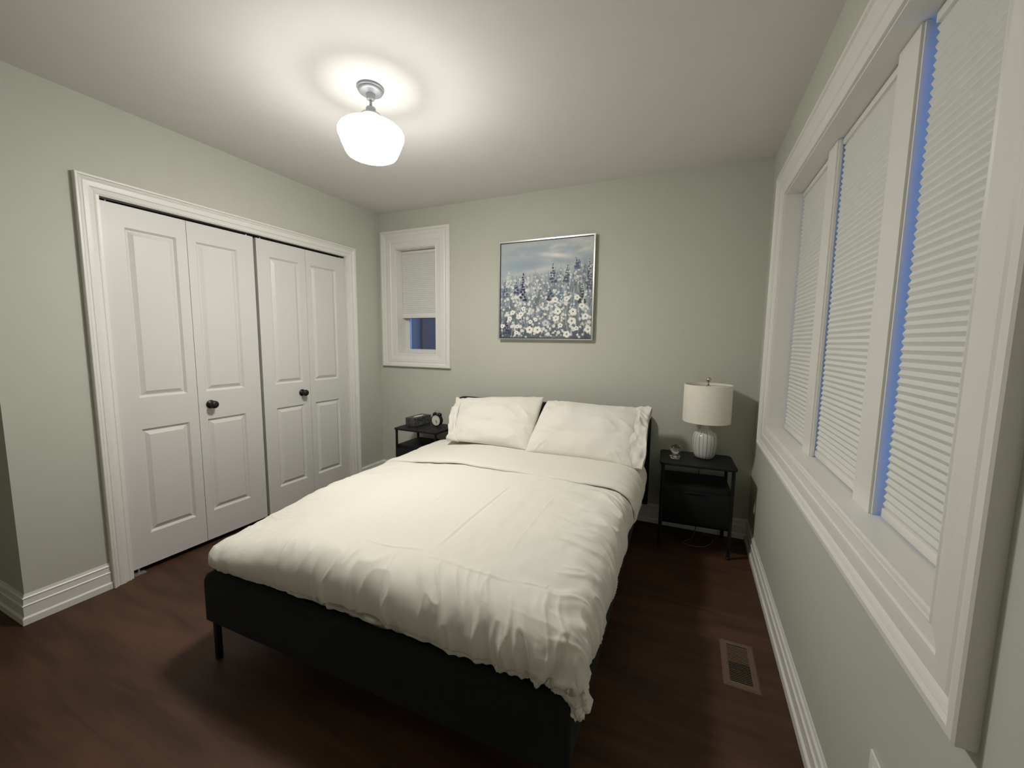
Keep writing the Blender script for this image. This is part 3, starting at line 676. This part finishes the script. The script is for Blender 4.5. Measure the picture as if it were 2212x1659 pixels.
# horizon slopes: meadow rises to the right
sky = np.zeros((n, n, 3))+np.array([.46, .50, .52])
cn = fbm(gx*3.2, gy*9, 201, 4); sky = blend(sky, sm(-.2, .9, cn), (.62, .64, .63)); sky = blend(sky, sm(.0, 1.0, fbm(gx*4+9, gy*10, 205, 4))*.8, (.34, .41, .47))
sky = blend(sky, np.exp(-((gx-.28)/.30)**2-((gy-.76)/.07)**2)*.8, (.27, .36, .45))
sky = blend(sky, np.exp(-((gx-.62-.25*(gy-.84)*-3)/.16)**2-((gy-.845+.12*(gx-.62))/.022)**2)*(.8+.4*cn), (.80, .78, .74))
sky = blend(sky, np.exp(-((gx-.45)/.28)**2-((gy-.70-.12*(gx-.45))/.03)**2)*.75, (.62, .62, .60))
hz = .60+.16*gx+.04*fbm(gx*8, gx*0, 211, 3)
img = sky; md = sm(.05, -.10, gy-hz)
grass = np.zeros((n, n, 3))+np.array([.27, .30, .32])
gn = fbm(gx*34+3*fbm(gx*5, gy*4, 215, 2), gy*8, 221, 3); grass = blend(grass, sm(.0, .8, gn), (.46, .48, .50)); grass = blend(grass, sm(.1, -.9, gn)*.8, (.13, .17, .20))
low = sm(.38, .05, gy); grass = blend(grass, low*.85, (.075, .095, .115)); grass = blend(grass, low*sm(.1, .7, fbm(gx*20, gy*20, 225, 3)), (.22, .25, .26))
grass = blend(grass, sm(.3, .0, gx)*sm(.35, .0, gy)*.5, (.06, .075, .12))
img = blend(img, md, (0, 0, 0)) if False else img*(1-md[..., None])+grass*md[..., None]
R_ = np.random.RandomState(5)
def stroke(x0, y0, x1, y1, wd_, c, a=1.0):
    global img
    L_ = math.hypot(x1-x0, y1-y0)+1e-9; lo = [max(0, int((min(x0, x1)-wd_*2)*n)), min(n, int((max(x0, x1)+wd_*2)*n)+2)]; lp = [max(0, int((min(y0, y1)-wd_*2)*n)), min(n, int((max(y0, y1)+wd_*2)*n)+2)]
    if lo[0] >= lo[1] or lp[0] >= lp[1]: return
    sx = gx[lp[0]:lp[1], lo[0]:lo[1]]; sy = gy[lp[0]:lp[1], lo[0]:lo[1]]
    t = np.clip(((sx-x0)*(x1-x0)+(sy-y0)*(y1-y0))/L_**2, 0, 1); dd = np.hypot(sx-x0-t*(x1-x0), sy-y0-t*(y1-y0))
    m = sm(wd_, wd_*.45, dd)*a; img[lp[0]:lp[1], lo[0]:lo[1]] = blend(img[lp[0]:lp[1], lo[0]:lo[1]], m, c)
def dab(cx, cy, r, c, a=1.0, pet=0, ph=0, sq=1.0):
    global img
    i0, i1 = max(0, int((cx-r*1.4)*n)), min(n, int((cx+r*1.4)*n)+2); j0, j1 = max(0, int((cy-r*1.4)*n)), min(n, int((cy+r*1.4)*n)+2)
    if i0 >= i1 or j0 >= j1: return
    sx = gx[j0:j1, i0:i1]-cx; sy = (gy[j0:j1, i0:i1]-cy)/sq; rr = np.hypot(sx, sy); th = np.arctan2(sy, sx)
    R0 = r*(1-(.09+.09*np.cos(th*pet+ph) if pet else 0)); img[j0:j1, i0:i1] = blend(img[j0:j1, i0:i1], sm(R0, R0*.8, rr)*a, c)
for k in range(420):
    x0 = R_.rand(); h0 = .60+.16*x0; y0 = R_.rand()*(h0-.05); l = .04+.10*R_.rand(); dx_ = (R_.rand()-.5)*.05
    c = [(.60, .62, .62), (.10, .13, .16), (.30, .34, .36), (.20, .26, .36)][R_.randint(4)]; stroke(x0, y0, x0+dx_, y0+l, .0022+.002*R_.rand(), c, .75)
def spire(cx, y0, y1, c, r=.018):
    k = 0; y_ = y0
    while y_ < y1:
        f = (y_-y0)/(y1-y0); w_ = .035*(1-f)
        for q in range(3 if f < .5 else 2 if f < .8 else 1): dab(cx+(R_.rand()-.5)*2*w_, y_+(R_.rand()-.5)*.01, r*(1-.55*f)*(.7+.5*R_.rand()), c, .95, 3, R_.rand()*6)
        y_ += .021+.008*(1-f)
for k in range(520):      # small background flowers
    x0 = R_.rand(); y0 = (.60+.15*x0)*R_.rand()**.8; c = [(.70, .70, .68), (.55, .57, .58), (.80, .79, .75), (.25, .30, .42), (.10, .12, .20)][R_.choice(5, p=[.3, .2, .3, .12, .08])]
    dab(x0, y0, .006+.012*R_.rand(), c, .8, 5, R_.rand()*6)
for k in range(105):
    x0 = R_.rand(); y0 = .03+.42*R_.rand(); dab(x0, y0, .012+.012*R_.rand(), (.78, .77, .72), .9, 5, R_.rand()*6); 
for cx, a_, b_, c in ((.26, .40, .70, (.035, .04, .09)), (.59, .58, .76, (.07, .08, .17)), (.745, .58, .74, (.09, .11, .14)), (.86, .70, .80, (.12, .17, .33)), (.09, .55, .72, (.62, .64, .62)), (.18, .48, .60, (.06, .08, .18)),
                  (.68, .40, .56, (.14, .20, .32)), (.57, .40, .50, (.05, .06, .13)), (.90, .36, .54, (.05, .07, .08)), (.05, .44, .60, (.10, .12, .22)), (.07, .05, .22, (.05, .05, .11)), (.97, .50, .78, (.10, .12, .14)), (.83, .72, .80, (.10, .12, .18))): spire(cx, a_, b_, c)
for cx, cy, r in ((.65, .275, .045), (.81, .27, .046), (.63, .205, .038), (.94, .22, .042), (.80, .175, .050), (.34, .085, .048), (.43, .085, .050), (.75, .04, .045), (.11, .205, .032), (.21, .22, .03), (.52, .155, .045), (.97, .09, .045), (.90, .325, .036), (.02, .125, .03),
                  (.74, .40, .035), (.62, .395, .04), (.85, .41, .036), (.14, .27, .032), (.24, .25, .035), (.19, .055, .028), (.68, .13, .032), (.27, .31, .03), (.20, .12, .028), (.41, .19, .026), (.85, .10, .03), (.55, .04, .025), (.35, .17, .028), (.30, .50, .02)):
    c = (.58, .58, .63) if (cx, cy) == (.52, .155) else (.86, .85, .80)
    dab(cx, cy, r, c, 1, 5, R_.rand()*6, .9); dab(cx, cy, r*.35, (.62, .62, .58), .6); dab(cx+.002, cy, r*.16, (.04, .04, .05), 1)
Pp = np.stack([-hw+.016+gx*(2*hw-.032), np.full_like(gx, -.0305), .016+gy*(hh-.032)], -1)
me = grid_mesh('canvas', Pp); ca_ = me.color_attributes.new('paint', 'FLOAT_COLOR', 'POINT')
ca_.data.foreach_set('color', np.concatenate([img, np.ones((n, n, 1))], -1).astype(np.float32).ravel())
cv = link('canvas', me, vcol_mat('acrylic_paint', 'paint', .5), pa)

# ---------------------------------------------------------------- floor register, wall outlet
vr = thing('floor_register', 'brown metal floor vent set in the dark floor below the wide window', 'floor vent', (-.165, -1.268, 0), 0)
bm = B(); frame_sweep(bm, (-.040, .040), (-.108, .108), [(0, .0005), (0, .005), (.004, .0065), (.020, .006), (.026, .0005)], lambda u, v, h: (u, v, h)); obj('register_frame', bm, VENT, vr)
boxo('duct_shade_sheet', (-.0405, .0405, -.1085, .1085, .0003, .0012), VDARK, vr)  # flat dark sheet on the floor, coloured as the shade inside the duct
for k in range(22):
    y_ = -.101+k*.2/21; tilt = .0022 if k < 11 else .0
    obj('louver', box(B(), -.0402, .0402, y_-.0013-(0 if k < 11 else .0016), y_+.0013+(0 if k < 11 else .0016), .0034, .0048), VENT, vr)
boxo('damper_lever', (.010, .016, -.1065, -.102, .003, .0085), VENT, vr)
ol = thing('wall_outlet', 'white outlet plate on the wall below the wide window', 'outlet', (0, -2.048, .388))
boxo('cover_plate', (-.006, -.0002, -.035, .035, -.057, .057), PLATE, ol, bev=.002)
for s in (-1, 1): boxo('socket', (-.0075, -.0061, -.014, .014, s*.021-.014, s*.021+.014), PLATE, ol, bev=.0005)
